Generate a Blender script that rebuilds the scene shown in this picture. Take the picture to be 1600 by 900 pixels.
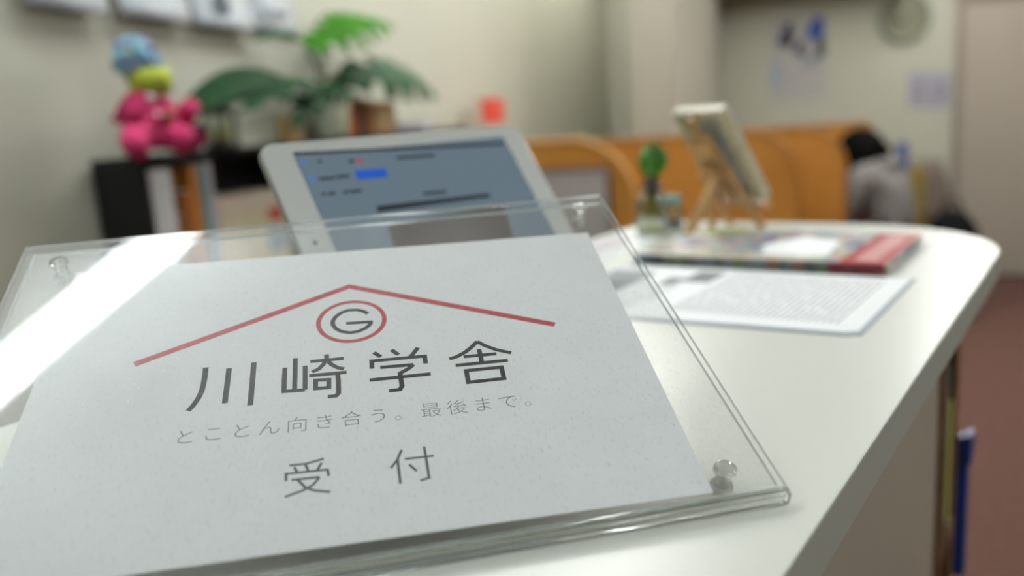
import bpy, bmesh, math, random
from mathutils import Vector, Matrix
random.seed(7)
sc = bpy.context.scene
for o in list(bpy.data.objects): bpy.data.objects.remove(o)
col = sc.collection
sin, cos, tan, R, PI = math.sin, math.cos, math.tan, math.radians, math.pi

# ------------------------------------------------------------------ camera
FPX, PITCH, ROLL = 1312.605, 0.203873, 0.0708215
CT = 1.10                                     # counter top height
CAM = Vector((0, 0, CT + 0.170384))
cF = Vector((0, cos(PITCH), -sin(PITCH)))
_R = Vector((1, 0, 0)); _D = cF.cross(_R)
cR = cos(ROLL)*_R + sin(ROLL)*_D
cD = -sin(ROLL)*_R + cos(ROLL)*_D
cam = bpy.data.objects.new('camera', bpy.data.cameras.new('camera')); col.objects.link(cam)
m = Matrix((cR, -cD, -cF)).transposed().to_4x4(); m.translation = CAM
cam.matrix_world = m
cam.data.sensor_width = 36; cam.data.lens = FPX*36/1600
cam.data.clip_start = 0.01
cam.data.dof.use_dof = True
cam.data.dof.focus_distance = 0.412
cam.data.dof.aperture_fstop = (cam.data.lens/1000)/0.0088
sc.camera = cam

# ------------------------------------------------------------------ world, exposure
w = bpy.data.worlds.new('world'); sc.world = w; w.use_nodes = True
w.node_tree.nodes['Background'].inputs[0].default_value = (0.8, 0.9, 1, 1)
w.node_tree.nodes['Background'].inputs[1].default_value = 0.05
sc.view_settings.view_transform = 'Standard'; sc.view_settings.look = 'None'
sc.view_settings.gamma = 1; sc.view_settings.use_curve_mapping = False
sc.view_settings.exposure = 0.0
LIGHT_COL = (0.92, 0.985, 1.0); LIGHT_POW = 35.0; FAR_POW = 36.0; BACK_POW = 74.0

# ------------------------------------------------------------------ frames of reference
AZ = R(21); dR = Vector((sin(AZ), cos(AZ), 0)); nR = Vector((cos(AZ), -sin(AZ), 0))     # the room: depth, lateral
CA = 0.6285881; dC = Vector((sin(CA), cos(CA), 0)); nC = Vector((cos(CA), -sin(CA), 0)) # the counter
def ray(x, y): return cF + (x-800)/FPX*cR + (y-450)/FPX*cD
def hit(x, y, o, n): d = ray(x, y); return CAM + d*((o-CAM).dot(n)/d.dot(n))
def room(p): return Vector((p.dot(nR), p.dot(dR), p.z))
def cnt(p): return Vector((p.dot(nC), p.dot(dC), p.z))
def atL(x, y, lat): return room(hit(x, y, nR*lat, nR))          # room coordinates (lateral, depth, z)
def atD(x, y, D): return room(hit(x, y, dR*D, dR))
def atC(x, y, z=0.0): return cnt(hit(x, y, Vector((0, 0, CT+z)), Vector((0, 0, 1))))  # counter coordinates
ROOM = Matrix.Rotation(-AZ, 4, 'Z'); CNT = Matrix.Rotation(-CA, 4, 'Z')

# ------------------------------------------------------------------ materials
def hexc(c):
    if isinstance(c, str): c = tuple(int(c[i:i+2], 16)/255 for i in (0, 2, 4))
    return tuple((v/12.92 if v <= .04045 else ((v+.055)/1.055)**2.4) for v in c[:3]) + (1,)
MATS = {}
def mat(name, c='cccccc', rough=.5, var=.08, scale=20, bump=.1, metal=0, coat=0, trans=0, spec=.5, sub=0, c2=None, bscale=None, emit=None, estr=0):
    if name in MATS: return MATS[name]
    m = bpy.data.materials.new(name); m.use_nodes = True; nt = m.node_tree; N = nt.nodes; Lk = nt.links
    b = N['Principled BSDF']; a = hexc(c)
    b.inputs['Roughness'].default_value = rough; b.inputs['Metallic'].default_value = metal
    b.inputs['Coat Weight'].default_value = coat; b.inputs['Transmission Weight'].default_value = trans
    b.inputs['Specular IOR Level'].default_value = spec
    tc = N.new('ShaderNodeTexCoord'); nz = N.new('ShaderNodeTexNoise'); nz.inputs['Scale'].default_value = scale
    nz.inputs['Detail'].default_value = 4
    Lk.new(tc.outputs['Object'], nz.inputs['Vector'])
    cr = N.new('ShaderNodeValToRGB'); e = cr.color_ramp.elements
    bcol = hexc(c2) if c2 else tuple(v*(1-var) for v in a[:3])+(1,)
    e[0].position = .35; e[0].color = bcol; e[1].position = .65; e[1].color = a
    Lk.new(nz.outputs['Fac'], cr.inputs['Fac']); Lk.new(cr.outputs['Color'], b.inputs['Base Color'])
    if bump:
        n2 = N.new('ShaderNodeTexNoise'); n2.inputs['Scale'].default_value = bscale or scale*6
        Lk.new(tc.outputs['Object'], n2.inputs['Vector'])
        bp = N.new('ShaderNodeBump'); bp.inputs['Strength'].default_value = bump; bp.inputs['Distance'].default_value = .002
        Lk.new(n2.outputs['Fac'], bp.inputs['Height']); Lk.new(bp.outputs['Normal'], b.inputs['Normal'])
    if emit:
        b.inputs['Emission Color'].default_value = hexc(emit); b.inputs['Emission Strength'].default_value = estr
    MATS[name] = m; return m
def lamp_mat(name, colr, s):
    m = bpy.data.materials.new(name); m.use_nodes = True; nt = m.node_tree; nt.nodes.clear()
    o = nt.nodes.new('ShaderNodeOutputMaterial'); e = nt.nodes.new('ShaderNodeEmission')
    e.inputs[0].default_value = (*colr, 1); e.inputs[1].default_value = s; nt.links.new(e.outputs[0], o.inputs[0]); return m
def acrylic(name, haze=.04, dust=.35, tint=(.992, .996, .994)):
    m = bpy.data.materials.new(name); m.use_nodes = True; nt = m.node_tree; N = nt.nodes; Lk = nt.links; N.clear()
    out = N.new('ShaderNodeOutputMaterial'); tr = N.new('ShaderNodeBsdfTransparent'); tr.inputs[0].default_value = (*tint, 1)
    gl = N.new('ShaderNodeBsdfGlossy'); gl.inputs['Roughness'].default_value = .015
    g2 = N.new('ShaderNodeBsdfGlossy'); g2.inputs['Roughness'].default_value = .22
    gm = N.new('ShaderNodeMixShader'); gm.inputs[0].default_value = .25; Lk.new(gl.outputs[0], gm.inputs[1]); Lk.new(g2.outputs[0], gm.inputs[2])
    lw = N.new('ShaderNodeLayerWeight'); lw.inputs[0].default_value = .5
    pw_ = N.new('ShaderNodeMath'); pw_.operation = 'POWER'; pw_.inputs[1].default_value = 5; Lk.new(lw.outputs['Facing'], pw_.inputs[0])
    fr = N.new('ShaderNodeMath'); fr.operation = 'MULTIPLY_ADD'; fr.inputs[1].default_value = .96; fr.inputs[2].default_value = .022; Lk.new(pw_.outputs[0], fr.inputs[0])   # Schlick, the same from both sides
    mx = N.new('ShaderNodeMixShader'); Lk.new(fr.outputs[0], mx.inputs[0]); Lk.new(tr.outputs[0], mx.inputs[1]); Lk.new(gm.outputs[0], mx.inputs[2])
    df = N.new('ShaderNodeBsdfGlossy'); df.inputs[0].default_value = (.95, .97, .97, 1); df.inputs['Roughness'].default_value = .42
    tc = N.new('ShaderNodeTexCoord'); mp = N.new('ShaderNodeMapping'); mp.inputs['Scale'].default_value = (1, .45, 1); mp.inputs['Rotation'].default_value = (0, 0, .6)
    nz = N.new('ShaderNodeTexNoise'); nz.inputs['Scale'].default_value = 700; nz.inputs['Detail'].default_value = 3
    Lk.new(tc.outputs['Object'], mp.inputs[0]); Lk.new(mp.outputs[0], nz.inputs['Vector'])
    nb = N.new('ShaderNodeTexNoise'); nb.inputs['Scale'].default_value = 14; nb.inputs['Detail'].default_value = 5; Lk.new(tc.outputs['Object'], nb.inputs['Vector'])
    r1 = N.new('ShaderNodeMapRange'); r1.inputs[1].default_value = .60; r1.inputs[2].default_value = .80; r1.inputs[4].default_value = dust
    r2 = N.new('ShaderNodeMapRange'); r2.inputs[1].default_value = .35; r2.inputs[2].default_value = .7; r2.inputs[3].default_value = haze*.35; r2.inputs[4].default_value = haze*1.5
    Lk.new(nz.outputs['Fac'], r1.inputs[0]); Lk.new(nb.outputs['Fac'], r2.inputs[0])
    ad = N.new('ShaderNodeMath'); ad.use_clamp = True; Lk.new(r1.outputs[0], ad.inputs[0]); Lk.new(r2.outputs[0], ad.inputs[1])
    mz = N.new('ShaderNodeMixShader'); Lk.new(ad.outputs[0], mz.inputs[0]); Lk.new(mx.outputs[0], mz.inputs[1]); Lk.new(df.outputs[0], mz.inputs[2])
    Lk.new(mz.outputs[0], out.inputs[0]); return m
def clear(name, tint=(.95, .98, .97), ior=1.45, rough=0.0, mixt=.5):
    """clear plastic or glass: refraction mixed with plain transparency so that light passes"""
    m = bpy.data.materials.new(name); m.use_nodes = True; nt = m.node_tree; N = nt.nodes; N.clear(); Lk = nt.links
    out = N.new('ShaderNodeOutputMaterial'); g = N.new('ShaderNodeBsdfGlass'); g.inputs['IOR'].default_value = ior; g.inputs['Roughness'].default_value = rough
    g.inputs['Color'].default_value = (*tint, 1); t = N.new('ShaderNodeBsdfTransparent'); t.inputs[0].default_value = (*tint, 1)
    x = N.new('ShaderNodeMixShader'); x.inputs[0].default_value = mixt; Lk.new(g.outputs[0], x.inputs[1]); Lk.new(t.outputs[0], x.inputs[2]); Lk.new(x.outputs[0], out.inputs[0]); return m
def wood(name, c1, c2, scale=6, axis=(1, 8, 8), rough=.45):
    if name in MATS: return MATS[name]
    m = bpy.data.materials.new(name); m.use_nodes = True; nt = m.node_tree; N = nt.nodes; Lk = nt.links; b = N['Principled BSDF']
    b.inputs['Roughness'].default_value = rough
    tc = N.new('ShaderNodeTexCoord'); mp = N.new('ShaderNodeMapping'); mp.inputs['Scale'].default_value = axis
    nz = N.new('ShaderNodeTexNoise'); nz.inputs['Scale'].default_value = scale; nz.inputs['Detail'].default_value = 6; nz.inputs['Distortion'].default_value = .6
    cr = N.new('ShaderNodeValToRGB'); cr.color_ramp.elements[0].color = hexc(c1); cr.color_ramp.elements[1].color = hexc(c2)
    cr.color_ramp.elements[0].position = .3; cr.color_ramp.elements[1].position = .7
    Lk.new(tc.outputs['Object'], mp.inputs[0]); Lk.new(mp.outputs[0], nz.inputs['Vector']); Lk.new(nz.outputs['Fac'], cr.inputs[0]); Lk.new(cr.outputs[0], b.inputs['Base Color'])
    MATS[name] = m; return m

# ------------------------------------------------------------------ mesh helpers
class MB:
    def __init__(s): s.v = []; s.f = []; s.mi = []; s.sm = []
    def add(s, v, f, mi=0, sm=False, M=None):
        k = len(s.v); s.v += [tuple((M @ Vector(p)) if M else p) for p in v]
        s.f += [tuple(i+k for i in q) for q in f]; s.mi += ([mi]*len(f) if isinstance(mi, int) else mi); s.sm += [sm]*len(f); return s
    def box(s, x0, y0, z0, x1, y1, z1, mi=0, M=None):
        v = [(x, y, z) for z in (z0, z1) for y in (y0, y1) for x in (x0, x1)]
        return s.add(v, [(0, 2, 3, 1), (4, 5, 7, 6), (0, 1, 5, 4), (2, 6, 7, 3), (0, 4, 6, 2), (1, 3, 7, 5)], mi, False, M)
    def prism(s, pts, z0, z1, mi=0, side=None, M=None):
        n = len(pts); a = sum(pts[i][0]*pts[(i+1) % n][1]-pts[(i+1) % n][0]*pts[i][1] for i in range(n))
        if a < 0: pts = pts[::-1]
        v = [(x, y, z0) for x, y in pts]+[(x, y, z1) for x, y in pts]
        f = [tuple(range(n))[::-1], tuple(range(n, 2*n))]+[(i, (i+1) % n, n+(i+1) % n, n+i) for i in range(n)]
        return s.add(v, f, [mi, mi]+[mi if side is None else side]*n, False, M)
    def lathe(s, prof, seg=24, c=(0, 0, 0), mi=0, M=None, caps=True):
        v = []; f = []
        for r, z in prof: v += [(c[0]+r*cos(2*PI*i/seg), c[1]+r*sin(2*PI*i/seg), c[2]+z) for i in range(seg)]
        for j in range(len(prof)-1):
            for i in range(seg): f.append((j*seg+i, j*seg+(i+1) % seg, (j+1)*seg+(i+1) % seg, (j+1)*seg+i))
        s.add(v, f, mi, True, M)
        if caps:
            k = len(s.v)-len(v)
            for j, rev in ((0, True), (len(prof)-1, False)):
                if prof[j][0] > 1e-5:
                    q = tuple(k+j*seg+i for i in range(seg)); s.f.append(q[::-1] if rev else q); s.mi.append(mi); s.sm.append(False)
        return s
    def tube(s, pts, r, seg=8, mi=0, closed=False):
        pts = [Vector(p) for p in pts]; n = len(pts); rs = r if isinstance(r, (list, tuple)) else [r]*n; v = []; f = []
        up = Vector((0, 0, 1))
        for i, p in enumerate(pts):
            if closed: t = pts[(i+1) % n]-pts[i-1]
            else: t = (pts[min(i+1, n-1)]-pts[max(i-1, 0)])
            t.normalize(); a = t.cross(up)
            if a.length < .05: a = t.cross(Vector((1, 0, 0)))
            a.normalize(); b = a.cross(t)
            v += [tuple(p+rs[i]*(cos(2*PI*k/seg)*a+sin(2*PI*k/seg)*b)) for k in range(seg)]
        for i in range(n if closed else n-1):
            j = (i+1) % n
            for k in range(seg): f.append((i*seg+k, i*seg+(k+1) % seg, j*seg+(k+1) % seg, j*seg+k))
        if not closed: f += [tuple(range(seg))[::-1], tuple((n-1)*seg+k for k in range(seg))]
        return s.add(v, f, mi, True)
    def ball(s, c, r, seg=16, ring=10, mi=0, M=None):
        rx, ry, rz = r if isinstance(r, tuple) else (r, r, r); v = [(c[0], c[1], c[2]-rz)]; f = []
        for j in range(1, ring):
            a = -PI/2+PI*j/ring
            v += [(c[0]+rx*cos(a)*cos(2*PI*i/seg), c[1]+ry*cos(a)*sin(2*PI*i/seg), c[2]+rz*sin(a)) for i in range(seg)]
        v.append((c[0], c[1], c[2]+rz)); top = len(v)-1
        for i in range(seg):
            f.append((0, 1+(i+1) % seg, 1+i)); f.append((top, top-seg+i, top-seg+(i+1) % seg))
            for j in range(ring-2): f.append((1+j*seg+i, 1+j*seg+(i+1) % seg, 1+(j+1)*seg+(i+1) % seg, 1+(j+1)*seg+i))
        return s.add(v, f, mi, True, M)
    def ribbon(s, pts, wd, z, closed=False, mi=0):
        pts = [Vector((p[0], p[1])) for p in pts]; n = len(pts); v = []; f = []
        for i, p in enumerate(pts):
            a = pts[i-1] if (i > 0 or closed) else None; b = pts[(i+1) % n] if (i < n-1 or closed) else None
            d1 = (p-a).normalized() if a is not None else None; d2 = (b-p).normalized() if b is not None else None
            d1 = d1 or d2; d2 = d2 or d1; n1 = Vector((-d1.y, d1.x)); n2 = Vector((-d2.y, d2.x)); mm = (n1+n2)
            if mm.length < .3: mm = n1
            mm.normalize(); k = wd/2/max(.45, mm.dot(n1))
            v += [(*(p+mm*k), z), (*(p-mm*k), z)]
        for i in range(n if closed else n-1):
            j = (i+1) % n; f.append((2*i, 2*i+1, 2*j+1, 2*j))
        return s.add(v, f, mi)
    def build(s, name, mats, parent=None, bevel=0, bseg=2, smooth=None, M=None):
        me = bpy.data.meshes.new(name); me.from_pydata(s.v, [], s.f); mats = mats if isinstance(mats, (list, tuple)) else [mats]
        for q in mats: me.materials.append(q)
        me.polygons.foreach_set('material_index', s.mi); me.polygons.foreach_set('use_smooth', s.sm); me.update()
        o = bpy.data.objects.new(name, me); col.objects.link(o)
        if bevel:
            b = o.modifiers.new('bevel', 'BEVEL'); b.width = bevel; b.segments = bseg; b.limit_method = 'ANGLE'; b.angle_limit = R(40)
        if M is not None: o.matrix_world = M
        if parent: o.parent = parent
        return o
def empty(name, M): o = bpy.data.objects.new(name, None); col.objects.link(o); o.empty_display_size = .05; o.matrix_world = M; return o
def tag(o, label=None, cat=None, group=None, kind=None):
    for k, v in (('label', label), ('category', cat), ('group', group), ('kind', kind)):
        if v: o[k] = v
    return o
def at_room(lat, D, z, rz=0): return Matrix.Translation(nR*lat+dR*D+Vector((0, 0, z))) @ Matrix.Rotation(-AZ+rz, 4, 'Z')
def at_cnt(u, v, z=0, rz=0): return Matrix.Translation(nC*u+dC*v+Vector((0, 0, CT+z))) @ Matrix.Rotation(-CA+rz, 4, 'Z')
def struct(o): o['kind'] = 'structure'; return o
def skin(name, V, E, Rr, mtl, parent, sub=2, root=0):
    me = bpy.data.meshes.new(name); me.from_pydata(V, E, []); o = bpy.data.objects.new(name, me); col.objects.link(o)
    md = o.modifiers.new('s', 'SKIN'); md.use_smooth_shade = True
    sv = me.skin_vertices[0].data
    for i, r in enumerate(Rr): sv[i].radius = (r, r) if not isinstance(r, tuple) else r; sv[i].use_root = (i == root)
    o.modifiers.new('u', 'SUBSURF').levels = sub; o.modifiers['u'].render_levels = sub
    dg = bpy.context.evaluated_depsgraph_get(); nm = bpy.data.meshes.new_from_object(o.evaluated_get(dg))
    o.modifiers.clear(); o.data = nm; nm.name = name; nm.materials.clear(); nm.materials.append(mtl)
    for p in nm.polygons: p.use_smooth = True
    if parent: o.parent = parent
    return o

# materials of the room
M_wall = mat('wall_paint', 'b3b3a3', .85, .03, 3, .15, bscale=120)
M_wall2 = mat('door_paint', 'a39a8d', .6, .05, 2, .05)
M_floor = mat('red_brown_carpet', '66463c', .95, .1, 40, .6, c2='53362d', bscale=300)
M_ceil = mat('ceiling_tile', 'deddd6', .9, .05, 30, .2)
M_top = mat('counter_laminate', 'dddfd6', .33, .02, 8, .05, bscale=400)
M_base = mat('counter_panel', 'ab9f8f', .6, .06, 5, .05)
M_black = mat('black_melamine', '070708', .75, .2, 12, .05)
M_orange = mat('orange_laminate', 'ba8034', .5, .1, 3, .05, c2='ad7228')
M_white = mat('white_paper', 'f5f7f8', .75, .015, 60, .05, bscale=900)

# ------------------------------------------------------------------ the room shell
LAT0, LAT1, DB0, DB1, HC = -1.5, 3.3, -2.6, 6.18, 2.60
def slab(name, a, b, mtl): return struct(MB().box(*a, *b).build(name, mtl, M=ROOM))
slab('floor', (LAT0-.1, DB0-.1, -.1), (LAT1+.1, DB1+.1, 0), M_floor)
slab('ceiling', (LAT0-.1, DB0-.1, HC), (LAT1+.1, DB1+.1, HC+.1), M_ceil)
slab('wall_left', (LAT0-.1, DB0, 0), (LAT0, DB1, HC), M_wall)
slab('wall_right', (LAT1, DB0, 0), (LAT1+.1, DB1, HC), M_wall)
slab('wall_front', (LAT0-.1, DB0-.1, 0), (LAT1+.1, DB0, HC), M_wall)
slab('wall_back', (LAT0-.1, DB1, 0), (LAT1+.1, DB1+.1, HC), M_wall)
slab('trim_1', (-.90, 4.17, 0), (-.69, DB1, HC), mat('pillar_paint', 'a5a294', .85, .04, 4, .1))
slab('trim_2', (-.69, DB1-.34, 1.93), (.50, DB1, HC), mat('soffit_olive', '8b836b', .7, .05, 4, .05))
slab('baseboard_back', (-.69, DB1-.012, 0), (.74, DB1, .08), mat('baseboard_brown', '6b5a4a', .6, .1, 10, .05))
slab('baseboard_left', (LAT0, DB0, 0), (LAT0+.012, DB1, .08), MATS['baseboard_brown'])
d = empty('door_1', at_room(.80, DB1, 0)); struct(d)
MB().box(0, -.035, .02, .86, -.005, 1.76).build('door_leaf', M_wall2, d, bevel=.003)
M_dframe = mat('door_frame_paint', '8d8377', .5, .05, 5, .05)
MB().box(-.045, -.06, 0, 0, 0, 1.81).build('door_frame', M_dframe, d, bevel=.004)
MB().box(.86, -.06, 0, .905, 0, 1.81).build('door_frame', M_dframe, d, bevel=.004)
MB().box(0, -.06, 1.765, .86, 0, 1.81).build('door_frame', M_dframe, d, bevel=.004)
M_chrome = mat('brushed_steel', 'b9bab8', .3, .05, 40, .02, metal=1)
MB().tube([(.79, -.035, .95), (.79, -.085, .95), (.68, -.085, .95)], .009).lathe([(.026, 0), (.026, .006)], c=(0, 0, 0), M=Matrix.Translation((.79, -.035, .95)) @ Matrix.Rotation(PI/2, 4, 'X')).build('door_handle', M_chrome, d)

# ------------------------------------------------------------------ ceiling lamps
M_lamp = lamp_mat('fluorescent_glow', LIGHT_COL, LIGHT_POW); M_fill = lamp_mat('fill_glow', (1, .985, .95), FAR_POW); M_backfill = lamp_mat('back_wall_fill_glow', (1, .985, .95), BACK_POW)  # second and third glow belong to added fill lamps, out of view
M_fix = mat('lamp_housing', 'e6e6e2', .4, .02, 10, 0)
def ceiling_lamp(x, y, az, ln, label, wd=.10, grp=None, lm=None):
    M = Matrix.Translation((x, y, HC)) @ Matrix.Rotation(-az, 4, 'Z')
    o = tag(empty('ceiling_lamp', M), label, 'ceiling lamp', grp)
    MB().prism([(-wd/2-.02, 0), (wd/2+.02, 0), (wd/2+.004, -.035), (-wd/2-.004, -.035)], 0, ln, M=Matrix.Rotation(PI/2, 4, 'X') @ Matrix.Scale(-1, 4, (0, 0, 1))).build('housing', M_fix, o)
    MB().box(-wd/2, .02, -.05, wd/2, ln-.02, -.0355).build('diffuser', lm or M_lamp, o, bevel=.004)
    for e in (0, ln-.02): MB().box(-wd/2-.004, e, -.054, wd/2+.004, e+.02, -.03).build('end_cap', M_fix, o)
    return o
# the one mirrored in the acrylic sign runs over the counter's left side
ceiling_lamp(-1.19, .70, R(34.6), 2.5, 'long fluorescent lamp over the left of the counter, mirrored in the acrylic sign')
ceiling_lamp(.75, -1.2, R(34.6), 2.5, 'unseen fill lamp added above the near right end of the counter')  # out of view, placed here to brighten the foreground
ceiling_lamp(*(nR*-.72+dR*2.1)[:2], R(21), 1.9, 'unseen fill lamp added between the black bookcase and the pillar', .12, lm=M_fill)  # added out of view to lift the left wall
ceiling_lamp(*(nR*.75+dR*3.2)[:2], R(21), 2.4, 'strongest unseen fill lamp, added over the orange booths right of the pillar', .10, lm=M_backfill)  # added out of view, power raised to brighten the back wall

ceiling_lamp(*(nR*-1.22+dR*3.95)[:2], R(21), 1.8, 'unseen fill lamp added between the pillar and the left wall', .08, lm=M_fill)  # no known fixture here: added to light the dark corner by the pillar

# ------------------------------------------------------------------ the counter
U0, U1, V0, V1 = -.562, -.0885, -.75, 1.14
def outline(u0, u1, v0, v1, rr, rl, n=14):
    p = [(u0, v0), (u1, v0)]
    p += [(u1-rr+rr*cos(a), v1-rr+rr*sin(a)) for a in [PI/2*i/n for i in range(n+1)]]
    p += [(u0+rl-rl*sin(a), v1-rl+rl*cos(a)) for a in [PI/2*i/n for i in range(n+1)]]
    return p
c = tag(empty('reception_counter', Matrix.Rotation(-CA, 4, 'Z')), 'white topped reception counter with a rounded far end', 'counter')
top = MB().prism(outline(U0, U1, V0, V1, .19, .09), CT-.026, CT, 0, 1)
top.build('counter_top', [M_top, mat('counter_edge_band', 'a9aba0', .45, .03, 30, .05)], c, bevel=.0012)
def panel(name, x0, y0, z0, x1, y1, z1, mtl, par=c, bevel=.001): return MB().box(x0, y0, z0, x1, y1, z1).build(name, mtl, par, bevel=bevel)
panel('side_panel', -.148, V0+.03, .0, -.130, .895, CT-.0262, M_base)
panel('side_panel', U0+.04, V0+.03, .0, U0+.058, 1.07, CT-.0262, M_base)
panel('end_panel', U0+.058, V0+.03, 0, -.148, V0+.048, CT-.0262, M_base)
M_shelf = wood('shelf_wood', '6b4c2d', '8a6840', 5, (8, 1, 8))
panel('back_panel', U0+.058, .895, 0, -.148, .913, CT-.0262, M_shelf)
# open wooden shelf under the rounded end
s = tag(empty('open_bookcase', at_cnt(0, 0, -CT)), 'brown wooden open bookcase under the far right end of the counter', 'bookcase')
def sp(name, *a): return panel(name, *a, M_shelf, s)
sp('side', -.46, .915, 0, -.128, .930, CT-.028); sp('side', -.46, 1.062, 0, -.135, 1.077, CT-.028)
sp('back', -.475, .915, 0, -.461, 1.077, CT-.028)
for z in (.03, .40, .74): sp('shelf', -.46, .9305, z, -.132, 1.0615, z+.016)
bk = [('8f9a3a', .17, 'yellow green paperback'), ('30383c', .21, 'dark slate paperback'), ('c9c6a0', .16, 'cream paperback'), ('25414a', .19, 'dark teal paperback'), ('4b4f56', .2, 'grey paperback'), ('d2cf63', .15, 'pale yellow paperback')]
y = .934
for i, (cc, h, l) in enumerate(bk):
    t = .017+.002*(i % 3)
    o = tag(empty('paperback', at_cnt(-.138, y, .756-CT)), l+' in the open bookcase under the counter', 'book', 'paperbacks in the bookcase under the counter')
    MB().box(-.12, 0, 0, 0, t, h).build('cover', mat('under_cover_%d' % i, cc, .5, .1, 20, .05), o, bevel=.001)
    MB().box(-.1215, .0015, .002, -.1202, t-.0015, h-.002).build('pages', M_white, o); y += t+.001
# blue board hanging at the bookcase end
p = cnt(hit(1515, 683, nC*-.112, nC)); p2 = cnt(hit(1515, 870, nC*-.112, nC))
o = tag(empty('file_board', at_cnt(-.112, p.y, p2.z-CT)), 'royal blue file board hanging upright beside the open bookcase', 'file')
hh = p.z-p2.z
M_blue = mat('royal_blue_plastic', '1f3f96', .4, .1, 20, .03)
MB().box(-.012, -.004, 0, .0, .012, hh).build('board', M_blue, o, bevel=.002)
MB().box(-.004, -.008, hh-.03, .003, .018, hh+.004).build('clip', M_blue, o, bevel=.001)

# ------------------------------------------------------------------ the acrylic sign
yaw, lean = .20072272, 1.15221075
u = Vector((cos(yaw), sin(yaw), 0)); bk_ = Vector((-sin(yaw), cos(yaw), 0)); wv = sin(lean)*bk_+cos(lean)*Vector((0, 0, 1)); nn = u.cross(wv)
PO = Vector((-.23583738, .25604418, CT+.0062))
SM = Matrix((u, wv, nn)).transposed().to_4x4(); SM.translation = PO; SI = SM.inverted()
ml, mr, mt, mb, PR = .030136, .027548, .040793, .0143159, -.0420215
PW, PH = ml+.297+mr, mb+.210+mt
def sg(x, y, z=-.0033): q = hit(x, y, PO+nn*z, nn); q = SI @ q; return (q.x, q.y)
sign = tag(empty('sign_holder', SM), 'clear acrylic sign holder leaning back at the front of the counter', 'sign holder')
M_ac = acrylic('acrylic_front', .018, .14); M_ac2 = acrylic('acrylic_back', .015, .1)
M_edge = clear('acrylic_edge', (.93, .96, .95), 1.49, .04, .35)
_n = M_edge.node_tree; _d = _n.nodes.new('ShaderNodeBsdfDiffuse'); _d.inputs[0].default_value = (.85, .88, .87, 1); _x = _n.nodes.new('ShaderNodeMixShader'); _x.inputs[0].default_value = .35
_o = _n.nodes['Material Output']; _s = _o.inputs[0].links[0].from_socket; _n.links.new(_s, _x.inputs[1]); _n.links.new(_d.outputs[0], _x.inputs[2]); _n.links.new(_x.outputs[0], _o.inputs[0])
def plate(name, z0, z1, mt_, g=0):
    MB().prism([(g, .0052), (PW-g*.3, .0052), (PW-g*.3, PH-g), (g, PH-g)], z0, z1, 0, 1).build(name, [mt_, M_edge], sign, bevel=.0004, bseg=1)
plate('front_plate', -.0030, 0, M_ac); plate('back_plate', -.0068, -.0037, M_ac2, .004)
MB().box(0, 0, -.0068, PW, .0050, 0).build('bottom_bar', clear('bar_acrylic', (.97, .985, .98), 1.49, .01, .08), sign, bevel=.0007)
M_stud = clear('stud_plastic', (.97, .985, .98), 1.49, .02, .68)
M_nut = clear('nut_plastic', (.985, .99, .99), 1.2, .05, .8)
for q in ((92, 411), (905, 325), (1133, 735), None):
    x_, y_ = sg(*q, .001) if q else (.014, .016)
    if q == (92, 411): pass
    b = MB().lathe([(.0034, -.0075), (.0034, .0), (.0048, .0002), (.0052, .0008), (.0052, .0020), (.0045, .0028), (0.0001, .0029)], 20, (x_, y_, 0)).build('stud', M_stud, sign)
    MB().lathe([(.0001, -.0118), (.0046, -.0116), (.0050, -.0105), (.0050, -.0078), (.0034, -.0074)], 20, (x_, y_, 0)).build('stud_nut', M_nut, sign)
# rear leg
def loc(p): return tuple(SI @ Vector(p))
a0 = SM @ Vector((.125, .165, -.0070)); hgt = a0.z-CT
lg = MB(); V = []
for xx in (.125, .235):
    t_ = SM @ Vector((xx, .165, -.0070)); f_ = Vector((t_.x, t_.y, CT+.0003))+bk_*.022
    V += [loc(t_), loc(t_-bk_*.003-Vector((0, 0, .0015))), loc(f_-bk_*.003), loc(f_)]
lg.add(V, [(0, 1, 2, 3), (7, 6, 5, 4), (0, 4, 5, 1), (1, 5, 6, 2), (2, 6, 7, 3), (3, 7, 4, 0)], [1, 1, 1, 0, 1, 0]).build('rear_leg', [M_ac2, M_edge], sign)

# the printed sheet between the plates
cx, cy = ml+.1485, mb+.105
PM = SM @ Matrix.Translation((cx, cy, 0)) @ Matrix.Rotation(PR, 4, 'Z'); PI_ = PM.inverted()
def pp(x, y): q = PI_ @ hit(x, y, PO+nn*-.0033, nn); return (q.x, q.y)
# the four corners are taken where the sheet is seen, so that it is not perfectly square in the holder
sheet = tag(empty('printed_sheet', PM), 'white printed reception sheet with red roof emblem inside the acrylic holder', 'sign')
cs = [pp(-79, 938), pp(1115, 769), pp(918, 363), pp(121, 425)]
MB().prism(cs, -.00355, -.0034).build('paper', M_white, sheet)
M_red = mat('red_print', 'bf3540', .6, .06, 400, 0, c2='c9525a'); M_ink = mat('black_print', '14181a', .6, .1, 500, 0, c2='2b3032'); M_ink2 = mat('grey_print', '5c6161', .6, .1, 500, 0)
M_ink3 = mat('light_grey_print', '80868a', .6, .1, 500, 0)
ZP = -.00336
def strokes(name, crop, lst, wd, mtl, par=sheet, closed=()):
    ox, oy, s_ = crop; b = MB()
    for i, st in enumerate(lst): b.ribbon([pp(ox+x/s_, oy+y/s_) for x, y in st], wd, ZP+i*2e-6, closed=i in closed)
    return b.build(name, mtl, par)
strokes('roof_line', (0, 0, 1), [[(210, 569), (545.6, 447.5), (867, 507)]], .0040, M_red)
cc_ = [pp(480+x/11.25, 460+y/11.25) for x, y in ((203, 500), (1350, 440), (830, 122), (730, 822))]
ex = sum(p[0] for p in cc_)/4; ey = sum(p[1] for p in cc_)/4
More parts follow.
